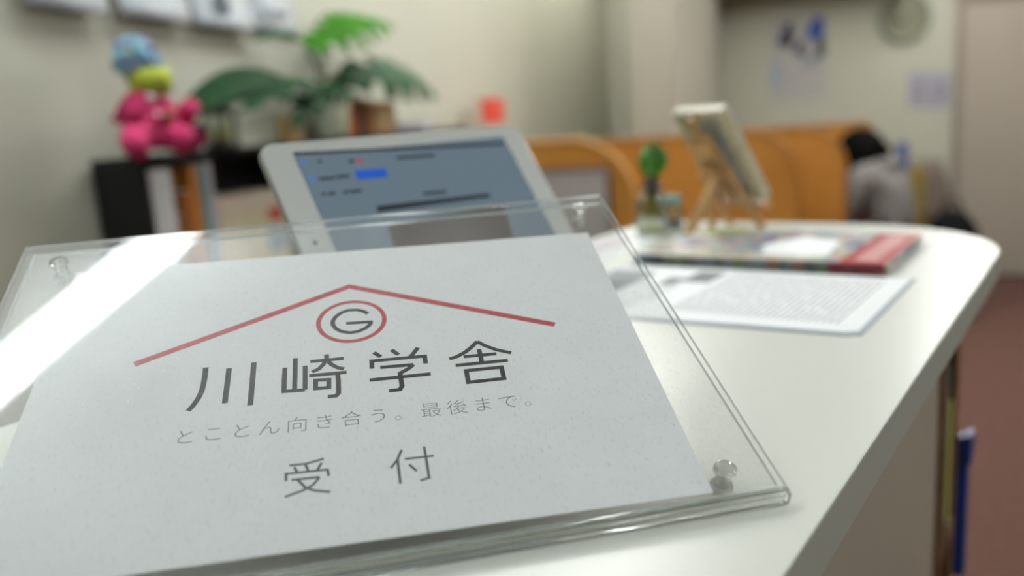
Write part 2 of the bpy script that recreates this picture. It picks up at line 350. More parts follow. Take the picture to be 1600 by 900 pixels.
# measured ring kept as the curve through its four extreme points
r1 = (Vector(cc_[1])-Vector(cc_[0])).length/2; r2 = (Vector(cc_[2])-Vector(cc_[3])).length/2; rr_ = (r1+r2)/2
emb = strokes('ring_emblem', (0, 0, 1), [], .001, M_red) if False else MB().ribbon([(ex+rr_*cos(2*PI*i/64), ey+rr_*sin(2*PI*i/64)) for i in range(64)], .0025, ZP, closed=True).build('ring_emblem', M_red, sheet)
strokes('emblem_letter', (480, 460, 11.25), [[(1065, 335), (980, 292), (870, 270), (720, 277), (600, 320), (500, 390), (448, 470), (450, 530), (500, 600), (600, 650), (750, 672), (900, 648), (1030, 590), (1100, 530), (1125, 480)], [(1150, 478), (685, 508)]], .0024, M_ink, emb)
def kan(crop, lst, wd, mtl, closed=()): return strokes('character', crop, lst, wd, mtl, sheet, closed)
kan((280, 530, 6.925), [[(287, 305), (278, 400), (262, 490), (240, 570), (205, 640), (155, 712), (95, 775)], [(540, 312), (520, 480), (493, 692)], [(808, 250), (792, 450), (768, 715)]], .0027, M_ink)
kan((430, 540, 10), [[(152, 345), (140, 560), (138, 715), (466, 690)], [(315, 195), (310, 450), (302, 705)], [(468, 315), (468, 560), (466, 690)],
    [(548, 248), (1070, 198)], [(803, 135), (803, 205), (755, 290), (680, 365), (575, 410)], [(810, 225), (880, 295), (980, 345), (1075, 362)], [(530, 470), (1115, 415)],
    [(632, 540), (838, 530), (838, 655), (630, 670)], [(975, 430), (988, 560), (990, 740), (950, 785), (820, 797)]], .0024, M_ink, (7,))
kan((560, 530, 10), [[(240, 205), (350, 275)], [(515, 165), (625, 240)], [(930, 130), (860, 220), (800, 285)], [(212, 458), (208, 340), (1035, 262), (1050, 378)],
    [(340, 440), (860, 395)], [(862, 395), (780, 460), (650, 530)], [(650, 515), (665, 620), (682, 730), (650, 785), (480, 805)], [(175, 638), (1130, 540)]], .0024, M_ink)
kan((690, 520, 10), [[(560, 130), (470, 220), (370, 300), (240, 370), (120, 408)], [(555, 135), (680, 200), (850, 262), (1088, 312)], [(582, 255), (610, 360), (630, 470)], [(345, 372), (855, 325)],
    [(220, 508), (1035, 428)], [(385, 590), (935, 535), (975, 712), (420, 772)]], .0024, M_ink, (5,))
kan((430, 690, 5.926), [[(130, 220), (280, 205), (450, 158)], [(175, 235), (205, 285)], [(280, 210), (305, 270)], [(430, 195), (385, 270)], [(100, 365), (100, 298), (485, 258), (495, 318)],
    [(150, 355), (410, 328)], [(410, 330), (350, 400), (260, 450), (90, 512)], [(210, 355), (280, 425), (360, 452), (510, 465)]], .0012, M_ink2)
kan((430, 690, 5.926), [[(1170, 75), (1130, 170), (1070, 245)], [(1133, 170), (1160, 390)], [(1200, 160), (1470, 130)], [(1378, 45), (1400, 170), (1425, 335), (1345, 360)], [(1240, 210), (1310, 272)]], .0012, M_ink2)
tl = 'とことん向き合う。最後まで。'
pa = Vector(pp(289, 682)); pb = Vector(pp(794, 627))
rot = math.atan2((pb-pa).y, (pb-pa).x); em = .0106
for i, ch in enumerate(tl):
    cu = bpy.data.curves.new('character', 'FONT'); cu.body = ch; cu.size = em; cu.offset = -.00014; cu.resolution_u = 3
    to = bpy.data.objects.new('character', cu); col.objects.link(to)
    bpy.context.view_layer.update(); dg = bpy.context.evaluated_depsgraph_get(); me = bpy.data.meshes.new_from_object(to.evaluated_get(dg)); bpy.data.objects.remove(to)
    me.materials.clear(); me.materials.append(M_ink3)
    q = pa+(pb-pa)*(i/12)
    o = bpy.data.objects.new('character', me); col.objects.link(o); o.parent = sheet
    # the em box is centred on its place in the line
    o.matrix_local = Matrix.Translation((q.x, q.y, ZP)) @ Matrix.Rotation(rot, 4, 'Z') @ Matrix.Translation((-em*.5, -em*.38, 0))

# ------------------------------------------------------------------ tablet on its stand
ty, tlean = .67125901, .63670801
tu = Vector((cos(ty), sin(ty), 0)); tb = Vector((-sin(ty), cos(ty), 0)); tw = sin(tlean)*tb+cos(tlean)*Vector((0, 0, 1)); tn = tu.cross(tw)
TO = Vector((-.09796256, .55532906, CT+.03258995)); TM = Matrix((tu, tw, tn)).transposed().to_4x4(); TM.translation = TO; TI = TM.inverted()
def ts(x, y): q = TI @ hit(x, y, TO, tn); return (q.x, q.y)
tab = tag(empty('tablet', TM), 'white bezel tablet with a dim web page, standing behind the acrylic sign', 'tablet')
def rrect(x0, y0, x1, y1, r, n=8):
    p = []
    for (ox, oy, a0_) in ((x1-r, y1-r, 0), (x0+r, y1-r, PI/2), (x0+r, y0+r, PI), (x1-r, y0+r, 1.5*PI)):
        p += [(ox+r*cos(a0_+PI/2*i/n), oy+r*sin(a0_+PI/2*i/n)) for i in range(n+1)]
    return p
BX0, BY0, BX1, BY1 = -.0245, -.012, .197+.0215, .148+.0125
MB().prism(rrect(BX0, BY0, BX1, BY1, .0125), -.0062, -.0012).build('shell', mat('tablet_aluminium', 'c8cac9', .35, .03, 100, 0, metal=.8), tab, bevel=.0012)
MB().prism(rrect(BX0+.0007, BY0+.0007, BX1-.0007, BY1-.0007, .0118), -.0012, -.0001).build('bezel', mat('tablet_white_glass', 'dfe2df', .12, .01, 20, 0), tab, bevel=.0003)
def screen_mat(name, c_, e): return mat(name, '0c1012', .08, .02, 50, 0, emit=c_, estr=e)
scr = MB().prism([(0, 0), (.197, 0), (.197, .148), (0, .148)], -.00005, .00005).build('screen', screen_mat('screen_page', '6d7f8b', .80), tab)
def ui(name, pts, mtl, z=.00009): return MB().prism([ts(*p) for p in pts], z, z+.00002).build(name, mtl, scr)
ui('button', [(553, 267), (603, 263), (606, 277), (558, 281)], screen_mat('screen_blue', '2a63d0', .75))
ui('image_banner', [(588, 322), (763, 302), (768, 308), (590, 332)], screen_mat('screen_dark', '3a444c', .5))
ui('image_banner', [(606, 352), (786, 318), (806, 382), (624, 420)], screen_mat('screen_photo', '5a524e', .6))
ui('header_bar', [(457, 238), (787, 222), (789, 227), (459, 243)], screen_mat('screen_header', '3c4652', .6))
ui('mark', [(556, 249), (564, 248), (567, 253), (559, 255)], screen_mat('screen_red', 'c03a48', .8))
ui('mark', [(544, 250), (552, 249), (554, 254), (546, 255)], MATS['screen_dark'])
ui('glyph', [(480, 276), (485, 274), (494, 283), (489, 284)], screen_mat('screen_light_blue', '3d86d8', .8))
for (x0, y0, x1, y1) in ((498, 280, 522, 278), (524, 277, 546, 275), (619, 247, 679, 243), (660, 303, 697, 300), (502, 304, 508, 303), (536, 301, 544, 300), (546, 300, 565, 298), (512, 303, 524, 302), (470, 255, 478, 254), (496, 253, 502, 252)):
    ui('text_line', [(x0, y0-2.4), (x1, y1-2.4), (x1+1, y1+2), (x0+1, y0+2)], MATS['screen_dark'] if x0 != 470 else MATS['screen_light_blue'])
MB().lathe([(.0001, 0), (.0062, 0), (.0062, .0003)], 24, (.197+.0108, .074, -.0001)).build('home_button', mat('button_ring', 'c5c8c6', .3, .02, 20, 0), tab)
MB().lathe([(.0001, 0), (.0016, 0), (.0016, .0002)], 12, (-.012, .074, -.0001)).build('camera_lens', M_black, tab)
# stand
q0 = TM @ Vector((.0985, -.012, -.004)); ang = ty
st = tag(empty('tablet_stand', Matrix.Translation((q0.x, q0.y, CT)) @ Matrix.Rotation(ty, 4, 'Z')), 'white tablet stand hidden behind the acrylic sign, holding the tablet', 'stand')
M_st = mat('stand_white_metal', 'd8dad8', .35, .03, 20, 0)
zq = q0.z-CT
MB().box(-.07, -.012, 0, .07, .13, .005).build('base', M_st, st, bevel=.002)
MB().box(-.07, -.010, zq-.009, .07, .006, zq-.005).build('ledge', M_st, st, bevel=.001)
MB().box(-.02, -.008, .005, .02, .002, zq-.009).build('ledge_post', M_st, st, bevel=.001)
bt = TM @ Vector((.0985, .095, -.0070)); rel = Matrix.Rotation(-ty, 4, 'Z') @ (bt-Vector((q0.x, q0.y, CT)))
MB().tube([(0, .112, .005), (0, .108, .03), (rel.x, rel.y+.004, rel.z-.002)], .0045, 10).build('arm', M_st, st)

# ------------------------------------------------------------------ things on the counter
# document sheets
def plane_on(name, M, w_, h_, t, mtl, par=None, x0=0, y0=0, z0=0): return MB().box(x0, y0, z0, x0+w_, y0+h_, z0+t).build(name, mtl, par, M=M)
M_gp = mat('print_grey', 'bfc3c7', .7, .15, 300, 0); M_gd = mat('print_dark_grey', '84878a', .7, .05, 300, 0); M_pk = mat('print_pink', 'cfa9b2', .7, .2, 200, 0)
d1 = tag(empty('document', at_cnt(-.1381, .600, .0001)), 'white text document in a clear sleeve on the counter beside the sign', 'document')
MB().prism([(-.297, -.016), (-.009, 0), (0, .006), (0, .204), (-.297, .197)], 0, .0009).build('sleeve', mat('sleeve_plastic', 'c4ccd4', .2, .02, 40, 0), d1)
MB().prism([(-.295, -.008), (-.012, .006), (-.004, .012), (-.004, .201), (-.295, .195)], .001, .0016).build('paper', M_white, d1)
tx = MB()
for i in range(27):
    x = -.022-i*.0052
    yy = .026
    while yy < .185:
        l = random.uniform(.02, .06); l = min(l, .188-yy)
        tx.box(x-.0021, yy, .00165, x, yy+l, .0017); yy += l+random.uniform(.002, .006)
for i in range(14):
    x = -.19-i*.0062
    yy = .025+(.0 if i % 5 else .03)
    while yy < .11: l = random.uniform(.015, .04); tx.box(x-.0022, yy, .00165, x, yy+l, .0017); yy += l+.006
tx.build('text', M_gp, d1)['kind'] = 'stuff'
MB().box(-.196, .135, .00165, -.168, .186, .0017).box(-.212, .118, .00165, -.196, .150, .0017).build('picture', M_gd, d1)
MB().box(-.285, .06, .00165, -.235, .17, .0017).build('picture', mat('print_mid_grey', 'a9adb0', .7, .2, 200, 0), d1)
# magazines: a stack of three
def cover_mat(name, cols, sc_):
    m_ = bpy.data.materials.new(name); m_.use_nodes = True; nt = m_.node_tree; N = nt.nodes; Lk = nt.links; b = N['Principled BSDF']; b.inputs['Roughness'].default_value = .3
    tc = N.new('ShaderNodeTexCoord'); vo = N.new('ShaderNodeTexVoronoi'); vo.inputs['Scale'].default_value = sc_; vo.inputs['Randomness'].default_value = 1
    sp_ = N.new('ShaderNodeSeparateColor'); cr = N.new('ShaderNodeValToRGB'); cr.color_ramp.interpolation = 'CONSTANT'
    el = cr.color_ramp.elements
    while len(el) < len(cols): el.new(.5)
    for i, cl in enumerate(cols): el[i].position = i/len(cols); el[i].color = hexc(cl)
    Lk.new(tc.outputs['Object'], vo.inputs['Vector']); Lk.new(vo.outputs['Color'], sp_.inputs[0]); Lk.new(sp_.outputs[0], cr.inputs[0]); Lk.new(cr.outputs[0], b.inputs['Base Color']); return m_
M_cov = cover_mat('magazine_art', ['6c7490', 'a3a1b4', 'a3bb92', 'dcd8d2', '666c88', 'd6cdc0', 'd0a49c', 'a8b6c4'], 70)
M_spine = cover_mat('magazine_spine_art', ['454c54', '5c6a60', '5c6378', '6c8460', '4b545c', '78828a', '8a6458'], 60)
M_mred = mat('magazine_red', 'c0303c', .35, .08, 60, 0, c2='a82b36'); M_mdr = mat('magazine_dark_red', '8d2636', .4, .1, 60, 0)
zz = 0.0002
for i, (dx, dy, rz, lab) in enumerate(((0, 0, 0, 'lowest magazine of the stack at the right edge of the counter'), (.002, .004, .012, 'middle magazine of the stack at the right edge of the counter'), (-.001, .001, -.006, 'top magazine of the stack, red banner and colourful cover'))):
    o = tag(empty('magazine', at_cnt(-.166+dx, .812+dy, zz, rz)), lab, 'magazine', 'magazines stacked on the counter')
    MB().box(-.256, .001, .0003, -.0012, .1815, .0031).build('pages', mat('magazine_pages', 'd5d3cb', .7, .1, 300, .1), o)
    MB().box(-.257, 0, 0, 0, .182, .0003).box(-.257, 0, .0031, 0, .182, .0035).build('cover', M_cov, o)
    MB().box(-.257, -.0006, 0, -.052, .0, .0035).build('spine', M_spine, o)
    MB().box(-.052, -.0006, 0, 0, .0, .0035).build('spine_label', M_mdr, o)
    if i == 2:
        MB().box(-.042, 0, .00351, 0, .182, .00358).build('banner', M_mred, o)
        b = MB()
        for k in range(7): b.box(-.031, .018+k*.0215, .00359, -.011, .018+k*.0215+.013, .00362)
        b.build('banner_lettering', mat('banner_pale', 'e3b7b7', .4, .05, 30, 0), o)
        MB().prism([(-.06, .03), (-.125, .025), (-.14, .09), (-.115, .15), (-.07, .12)], .00351, .00356).build('cover_picture', M_white, o)
        MB().box(-.25, .004, .00351, -.06, .020, .00355).build('cover_caption', mat('caption_cream', 'd8d3b4', .4, .2, 80, 0), o)
        MB().box(-.245, .150, .00351, -.19, .178, .00355).build('cover_caption', mat('caption_lime', 'b5c26a', .4, .2, 80, 0), o)
    zz += .00375
# flyers left of the magazines, behind the sign
f1 = tag(empty('flyer', at_cnt(-.545, .80, .0001, R(2))), 'pale flyer with faint pink print lying left of the magazine stack', 'flyer')
MB().box(0, 0, 0, .074, .19, .0006).build('paper', M_white, f1)
b = MB()
for k in range(14): b.box(.008, .015+k*.012, .0006, .008+random.uniform(.03, .058), .020+k*.012, .00065)
b.build('text', M_pk, f1)['kind'] = 'stuff'

# hydroponic bottle with plant
vp = atC(1021, 368)
M_glass = clear('bottle_glass', (.95, .98, .97), 1.3, 0, .55)
vs = tag(empty('plant_bottle', at_cnt(vp.x, vp.y)), 'small clear glass bottle with a green plant, roots in water, beside the easel', 'vase')
MB().lathe([(.0001, .0005), (.021, .0005), (.0225, .003), (.0225, .045), (.019, .054), (.013, .060), (.013, .066), (.0145, .068), (.0120, .066), (.0118, .060), (.0175, .053), (.0212, .045), (.0212, .004), (.0001, .0025)], 28).build('glass', M_glass, vs)
peb = MB()
for i in range(46):
    a = random.uniform(0, 2*PI); r_ = .018*math.sqrt(random.random()); peb.ball((r_*cos(a), r_*sin(a), .005+random.uniform(0, .006)), random.uniform(.0020, .0032), 8, 5, i % 2)
peb.build('pebbles', [mat('pebble_lime', 'c3cf86', .5, .1, 100, 0), mat('pebble_orange', 'b98a58', .5, .1, 100, 0)], vs)['kind'] = 'stuff'
rt = MB()
for i in range(26):
    a = random.uniform(0, 2*PI); r_ = random.uniform(.004, .015)
    rt.tube([(.002*cos(a), .002*sin(a), .056), (r_*.6*cos(a), r_*.6*sin(a), .044), (r_*cos(a+.4), r_*sin(a+.4), .032), (r_*.8*cos(a+.9), r_*.8*sin(a+.9), random.uniform(.016, .026))], [.0014, .0012, .001, .0006], 5)
rt.build('roots', mat('root_olive', '6f7a1c', .6, .2, 200, 0, c2='8c8a2a'), vs)['kind'] = 'stuff'
MB().lathe([(.0055, .052), (.0085, .060), (.0100, .070), (.0085, .078), (.005, .084)], 16).build('bulb', mat('bulb_brown', '5a4a44', .7, .3, 120, .2), vs)
M_lf = mat('leaf_bright_green', '4c8f24', .45, .3, 60, .1, c2='356f18')
for k in range(9):
    a = k*2.4; ln = .044-.001*k; sp_ = .019-.0016*k
    pts = []; v = []; f = []
    n_ = 8
    for j in range(n_+1):
        t = j/n_; rr2 = .003+sp_*1.05*sin(PI*(.12+.80*t))**.9; z_ = .078+ln*t
        wdt = .0105*max(.02, sin(PI*min(1, .12+t*.88)))**.8
        cx_, cy_ = rr2*cos(a), rr2*sin(a); tx_, ty_ = -sin(a), cos(a)
        v += [(cx_-tx_*wdt-.003*cos(a), cy_-ty_*wdt-.003*sin(a), z_), (cx_, cy_, z_), (cx_+tx_*wdt-.003*cos(a), cy_+ty_*wdt-.003*sin(a), z_)]
        v += [(p[0]-.0012*cos(a), p[1]-.0012*sin(a), p[2]) for p in v[-3:]]
    for j in range(n_):
        o_ = j*6; q_ = o_+6
        f += [(o_, o_+1, q_+1, q_), (o_+1, o_+2, q_+2, q_+1), (o_+3, q_+3, q_+4, o_+4), (o_+4, q_+4, q_+5, o_+5), (o_, q_, q_+3, o_+3), (o_+2, o_+5, q_+5, q_+2)]
    MB().add(v, f, 0, True).build('leaf', M_lf, vs)
# little jar with teal lid
jp = atC(1052, 357)
j = tag(empty('small_jar', at_cnt(jp.x-.004, jp.y)), 'tiny glass jar with a teal lid between the plant bottle and the easel', 'jar')
MB().lathe([(.0001, .0004), (.0165, .0004), (.018, .003), (.018, .026), (.014, .031), (.014, .033), (.0125, .033), (.0125, .0305), (.0168, .0255), (.0168, .004), (.0001, .002)], 24).build('glass', M_glass, j)
MB().lathe([(.0001, .0026), (.0163, .0042), (.0163, .012), (.0001, .0125)], 20).build('contents', mat('jar_dark_contents', '3f3a30', .6, .3, 200, .1, c2='6b4a30'), j)
MB().lathe([(.0150, .0335), (.0165, .0345), (.0165, .0425), (.0145, .045), (.0001, .0455)], 24).build('lid', mat('teal_lid', '6aa5a0', .4, .1, 40, .05, c2='8fc0ba'), j)

# tabletop easel with a small canvas, seen from behind
M_ew = wood('pale_pine', 'b98a52', 'd3aa74', 40, (6, 6, 1))
def W(x, y, z): return hit(x, y, Vector((0, 0, CT+z)), Vector((0, 0, 1)))
ez = W(1126, 360, 0)
EM = Matrix.Translation((ez.x, ez.y, CT)) @ Matrix.Rotation(R(-15), 4, 'Z')      # local x: to the front of the canvas
EI = EM.inverted()
ea = tag(empty('tabletop_easel', EM), 'small pale pine easel standing near the rounded end of the counter', 'easel')
def bar(name, a, b, wd, th, mtl, par, side=None):
    a = Vector(a); b = Vector(b); t = (b-a).normalized(); s_ = Vector(side) if side else Vector((0, 1, 0)); s_ = (s_-t*s_.dot(t)).normalized(); n_ = t.cross(s_)
    v = [tuple(p+s_*i*wd/2+n_*k*th/2) for p in (a, b) for i in (-1, 1) for k in (-1, 1)]
    return MB().add(v, [(0, 1, 3, 2), (4, 6, 7, 5), (0, 4, 5, 1), (2, 3, 7, 6), (0, 2, 6, 4), (1, 5, 7, 3)]).build(name, mtl, par, bevel=.0008)
fA = EI @ W(1192, 357, 0); fB = EI @ W(1150, 347, 0); bF = EI @ W(1075, 367, 0)
topz = .128
tp = Vector((fA.x*.5+fB.x*.5-.072, (fA.y+fB.y)/2, topz))
E3 = EI.to_3x3(); sdir = E3 @ Vector((sin(R(152)), cos(R(152)), 0)); leanv = E3 @ Vector((sin(R(242)), cos(R(242)), 0))
wAB = .062
mid = Vector((fA.x, fA.y, 0))-sdir*wAB/2; tp = mid+leanv*.078+Vector((0, 0, topz))
fA = mid+sdir*wAB/2; fB = mid-sdir*wAB/2
bar('front_leg', fA, tp+sdir*.011, .009, .007, M_ew, ea, sdir); bar('front_leg', fB, tp-sdir*.011, .009, .007, M_ew, ea, sdir)
bar('mast', mid.lerp(tp, .22)+Vector((0, 0, .0)), mid.lerp(tp, 1.17), .011, .006, M_ew, ea, sdir)
bar('crossbar', mid.lerp(tp, .60)-sdir*.030+leanv*.006, mid.lerp(tp, .60)+sdir*.030+leanv*.006, .011, .006, M_ew, ea, (0, 0, 1))
bar('head_block', mid.lerp(tp, .84)-sdir*.018+leanv*.006, mid.lerp(tp, .84)+sdir*.018+leanv*.006, .020, .008, M_ew, ea, (0, 0, 1))
bG = EI @ W(1113, 357, 0)
bar('rear_leg', (bF.x, bF.y, 0), mid.lerp(tp, .56)+leanv*.012+sdir*.006, .0125, .009, M_ew, ea, sdir)
bar('rear_leg', (bG.x, bG.y, 0), mid.lerp(tp, .56)+leanv*.012-sdir*.010, .009, .007, M_ew, ea, sdir)
ldg = mid.lerp(tp, .26)
bar('ledge', ldg-sdir*.042-leanv*.014, ldg+sdir*.042-leanv*.014, .020, .007, M_ew, ea, tuple(-leanv+Vector((0, 0, .35))))
MB().ball((0, 0, 0), .007, 14, 10, M=Matrix.Translation(ldg-leanv*.028+Vector((0, 0, -.002))+sdir*.030)).build('knob', M_ew, ea)
# canvas
tdir = (tp-mid).normalized(); cb = ldg-leanv*.009+Vector((0, 0, .006))
CM = Matrix((sdir, tdir, sdir.cross(tdir))).transposed().to_4x4(); CM.translation = cb; CM = EM @ CM
sgn = 1 if (sdir.cross(tdir)).dot(leanv) < 0 else -1
cv = tag(empty('canvas', CM), 'small white stretched canvas resting on the pine easel, back turned to us', 'canvas')
cw_, chh = .046, .138
z0, z1 = (0, .012) if sgn > 0 else (-.012, 0)
M_cnv = mat('canvas_cloth', 'cfd3cd', .9, .05, 60, .3, bscale=900)
zf = (z1, z1+.0015*sgn) if sgn > 0 else (z0-.0015, z0)
MB().box(-cw_, 0, min(zf), cw_, chh, max(zf)).build('cloth', M_cnv, cv)
M_bar = wood('stretcher_wood', 'b5a888', 'd2c8ac', 30, (1, 6, 6))
for (a, b_, c_, d_) in ((-cw_, 0, cw_, .014), (-cw_, chh-.014, cw_, chh), (-cw_, .0142, -cw_+.014, chh-.0142), (cw_-.014, .0142, cw_, chh-.0142)):
    MB().box(a, b_, z0, c_, d_, z1).build('stretcher_bar', M_bar, cv, bevel=.0006)

# ------------------------------------------------------------------ black bookcase along the left wall
ST = 1.235; SF, SB = -1.345, -1.49; SD0, SD1 = 1.40, 3.13
sh = tag(empty('low_bookcase', ROOM.copy()), 'low black open bookcase along the left wall', 'bookcase')
def bp_(name, *a): return MB().box(*a).build(name, M_black, sh, bevel=.002)
bp_('top', SB, SD0, ST-.015, SF, SD1, ST)
bp_('bottom', SB, SD0, .05, SF-.005, SD1, .075)
bp_('back', SB, SD0, .0755, SB+.01, SD1, ST-.0155)
for i, D in enumerate((SD0, 1.94, 2.14, 2.62, SD1-.02)): bp_('divider', SB+.0105, D, .0755, SF-.002, D+.012, ST-.0155)
for a, b_ in ((SD0, 1.94), (1.94, 2.14), (2.14, 2.62), (2.62, SD1-.02)):
    for z in (.42, .80): bp_('shelf', SB+.0105, a+.0205, z, SF-.01, b_-.0005, z+.02)
# books standing in it: seen between the divider and the tablet
zb = .8205
items = [('binder', 238, 272, 'c3c4c4', .385, .050, 'wide pale grey binder'), ('book', 268, 282, '7b4618', .28, .014, 'brown paperback'), ('book', 286, 299, 'a05a1c', .33, .018, 'burnt orange book'),
         ('book', 301, 313, 'b9742a', .385, .02, 'tall orange book'), ('book', 314, 325, '5f8688', .385, .018, 'tall teal book'), ('book', 326, 336, 'b3afbb', .388, .022, 'tall lavender book')]
y = SD0+.0135
for i, (nm, xa, xb, cc, h, t, lab) in enumerate(items):
    D0 = atL(xa, 300, SF-.01).y; D1_ = atL(xb, 300, SF-.01).y; D0 = max(D0, y); t = max(.012, D1_-D0)
    o = tag(empty(nm, at_room(SF-.012, D0, zb)), lab+' in the black bookcase below the pink toy', 'book' if nm == 'book' else 'binder', 'books under the pink toy')
    MB().box(-.12, 0, 0, 0, t, h).build('cover', mat('shelf_cover_%d' % i, cc, .5, .08, 15, .03), o, bevel=.0015)
    MB().box(-.1205, .002, h, -.004, t-.002, h+.0008).build('pages', M_white, o); y = D0+t+.0015
# boxes and flat books standing in front of the case: cream box with red stripe and stack
o = tag(empty('storage_box', at_room(SF-.012, max(y+.003, atL(332, 330, SF).y), zb)), 'cream cardboard box with a pale lid in the black bookcase', 'box')
MB().box(-.118, 0, 0, 0, .265, .255).build('body', mat('cream_card', 'cfc7a8', .8, .08, 20, .1), o, bevel=.002)
MB().box(-.120, -.003, .255, .003, .268, .300).build('lid', mat('beige_card', 'cdbfae', .8, .05, 20, .1), o, bevel=.002)
MB().box(.0003, .19, .22, .0015, .25, .27).build('red_sticker', mat('sticker_red', 'b23a38', .6, .1, 20, 0), o)
MB().box(.0003, .175, .14, .0015, .255, .205).build('blue_sticker', mat('sticker_blue', '7f96a4', .6, .1, 20, 0), o)
# more file boxes deeper in the case (hidden by the tablet, seen a step aside)
for i, (D, cc) in enumerate(((2.17, '8f8a7c'), (2.26, '8f8a7c'), (2.35, '8f8a7c'))):
    o = tag(empty('file_box', at_room(SF-.02, D, zb)), ('nearest', 'middle', 'farthest')[i]+' of three taupe magazine files in the bookcase behind the tablet', 'file box', 'taupe magazine files behind the tablet')
    MB().box(-.11, 0, 0, 0, .075, .30).build('body', mat('taupe_card', cc, .8, .08, 20, .1), o, bevel=.002)
    MB().box(.0002, .02, .10, .001, .055, .17).build('label_card', M_white, o)

# ------------------------------------------------------------------ on top of the bookcase
def leaf_mesh(base, tip, width, updir, droop, notch, mtl, par, splits=0):
    base = Vector(base); tip = Vector(tip); ax = tip-base; L_ = ax.length; t = ax.normalized(); up = Vector(updir); up = (up-t*up.dot(t)).normalized(); s_ = t.cross(up)
    n = 28; m_ = 4; v = []; f = []
    for j in range(n+1):
        q = j/n; wl = width*(sin(PI*q**.72)**.75 if 0 < q < 1 else .02)
        for side in (-1, 1):
            cut = 1.0
            if notch:
                ph = (q*notch) % 1.0
                if .12 < q < .9 and ph < .3: cut = .4
            for k in range(m_+1):
                e = k/m_*cut*wl; z_ = droop*sin(PI*q*.5)**2*-L_ + droop*.0 - .35*e*e/max(width, .001) + .1*L_*sin(PI*q)
                sweep = .25*e
                p = base+t*(q*L_+ (sweep if q < .95 else 0)*(1-q)) + s_*side*e + up*z_
                v.append(tuple(p))
    st_ = 2*(m_+1)
    for j in range(n):
        for sd in (0, 1):
            for k in range(m_):
                a = j*st_+sd*(m_+1)+k; q_ = (a, a+1, a+1+st_, a+st_); f.append(q_ if sd else q_[::-1])
    o = MB().add(v, f, 0, True).build('leaf', mtl, par); sd = o.modifiers.new('thick', 'SOLIDIFY'); sd.thickness = .0012
    return o
pot_lat = -1.405
pb_ = atL(521, 210, pot_lat); pl = tag(empty('potted_monstera', at_room(pot_lat, pb_.y, ST)), 'large leafy green plant in a pale green pot on the black bookcase', 'plant')
PLI = pl.matrix_world.inverted()
MB().lathe([(.0001, 0), (.038, 0), (.045, .01), (.056, .10), (.060, .125), (.060, .132), (.055, .132), (.051, .112), (.0001, .11)], 32).build('pot', mat('pale_green_glaze', 'ccd6bc', .4, .06, 15, .03), pl)
MB().lathe([(.0001, .112), (.050, .1125)], 24).ball((0, 0, .108), (.046, .046, .012)).build('soil', mat('soil', '3d2f22', .95, .3, 80, .6), pl)
M_l1 = mat('monstera_dark', '1c4020', .6, .2, 25, .1, c2='122e17', spec=.08); M_l2 = mat('monstera_bright', '35700c', .6, .2, 25, .1, c2='275a0a', spec=.1); M_l3 = mat('monstera_mid', '1f4823', .5, .25, 25, .1, c2='2a5434', spec=.18)
M_stem = mat('stem_green', '6f8a55', .5, .1, 30, .05)
def pw(x, y, lat): p = hit(x, y, nR*lat, nR); return PLI @ p
LV = [((437, 118), (282, 152), -1.36, -1.30, .055, M_l1, 0, .12, (.6, -.5, .65)), ((482, 68), (398, 60), -1.42, -1.40, .045, M_l3, 4, .02, (.3, -.3, .9)),
      ((476, 74), (616, 40), -1.36, -1.30, .080, M_l2, 7, .0, (.55, -.5, .65)), ((528, 118), (700, 138), -1.36, -1.32, .085, M_l3, 6, .08, (.75, -.5, .45)),
      ((512, 140), (378, 158), -1.33, -1.26, .050, M_l1, 4, .06, (.5, -.4, .75)), ((500, 138), (560, 150), -1.30, -1.22, .045, M_l1, 3, .06, (.5, -.5, .7)),
      ((520, 135), (590, 98), -1.40, -1.38, .050, M_l1, 4, .05, (.5, -.5, .7)), ((505, 140), (462, 185), -1.31, -1.24, .045, M_l1, 3, .12, (.6, -.6, .4)),
      ((498, 60), (560, 22), -1.40, -1.41, .055, M_l2, 5, .03, (.6, -.5, .5))]
for (b0, t0, D0, D1_, wd, mm_, nt_, dr, up) in LV:
    bb = pw(*b0, D0); tt = pw(*t0, D1_)
    lf = leaf_mesh(bb, tt, wd, up, dr, nt_, mm_, pl)
    c0 = Vector((bb.x*.12, bb.y*.12, .11)); mdp = c0.lerp(bb, .5)+Vector((0, 0, .03))
    MB().tube([c0, mdp, bb], [.005, .004, .003], 8).build('stem', M_stem, pl)
# neighbours of the plant
def top_box(name, x0, x1, ytop, lat, dep, c_, label, cat, grp=None, pages=True, ln=.12, zoff=0):
    D0 = atL(x0, 200, lat).y; D1_ = atL(x1, 200, lat).y; zt = atL((x0+x1)/2, ytop, lat).z; h = max(.03, zt-ST)
    o = tag(empty(name, at_room(lat, D0, ST)), label, cat, grp)
    MB().box(-dep, 0, 0, 0, D1_-D0-.002, h).build('cover' if pages else 'body', mat('c_'+name+c_, c_, .55, .08, 20, .05), o, bevel=.0015)
    if pages: MB().box(-dep+.003, .002, h, -.003, D1_-D0-.004, h+.0006).build('pages', M_white, o)
    return o, D1_-D0, h
top_box('book', 541, 560, 152, -1.39, .05, 'c0622a', 'orange book standing right of the plant pot on the black bookcase', 'book', 'books right of the plant pot')
top_box('book', 561, 571, 154, -1.39, .05, '1d1b1c', 'black book standing between the orange and tan books', 'book', 'books right of the plant pot')
top_box('book', 572, 586, 155, -1.39, .05, 'a5662f', 'tan brown book standing right of the black book', 'book', 'books right of the plant pot')
top_box('book', 588, 620, 158, -1.39, .05, 'd1ad7c', 'thick pale tan book at the right of the standing books', 'book', 'books right of the plant pot')
top_box('paper_box', 624, 676, 196, -1.38, .10, 'c2bfcb', 'low pale lavender paper box on the black bookcase', 'box', pages=False)
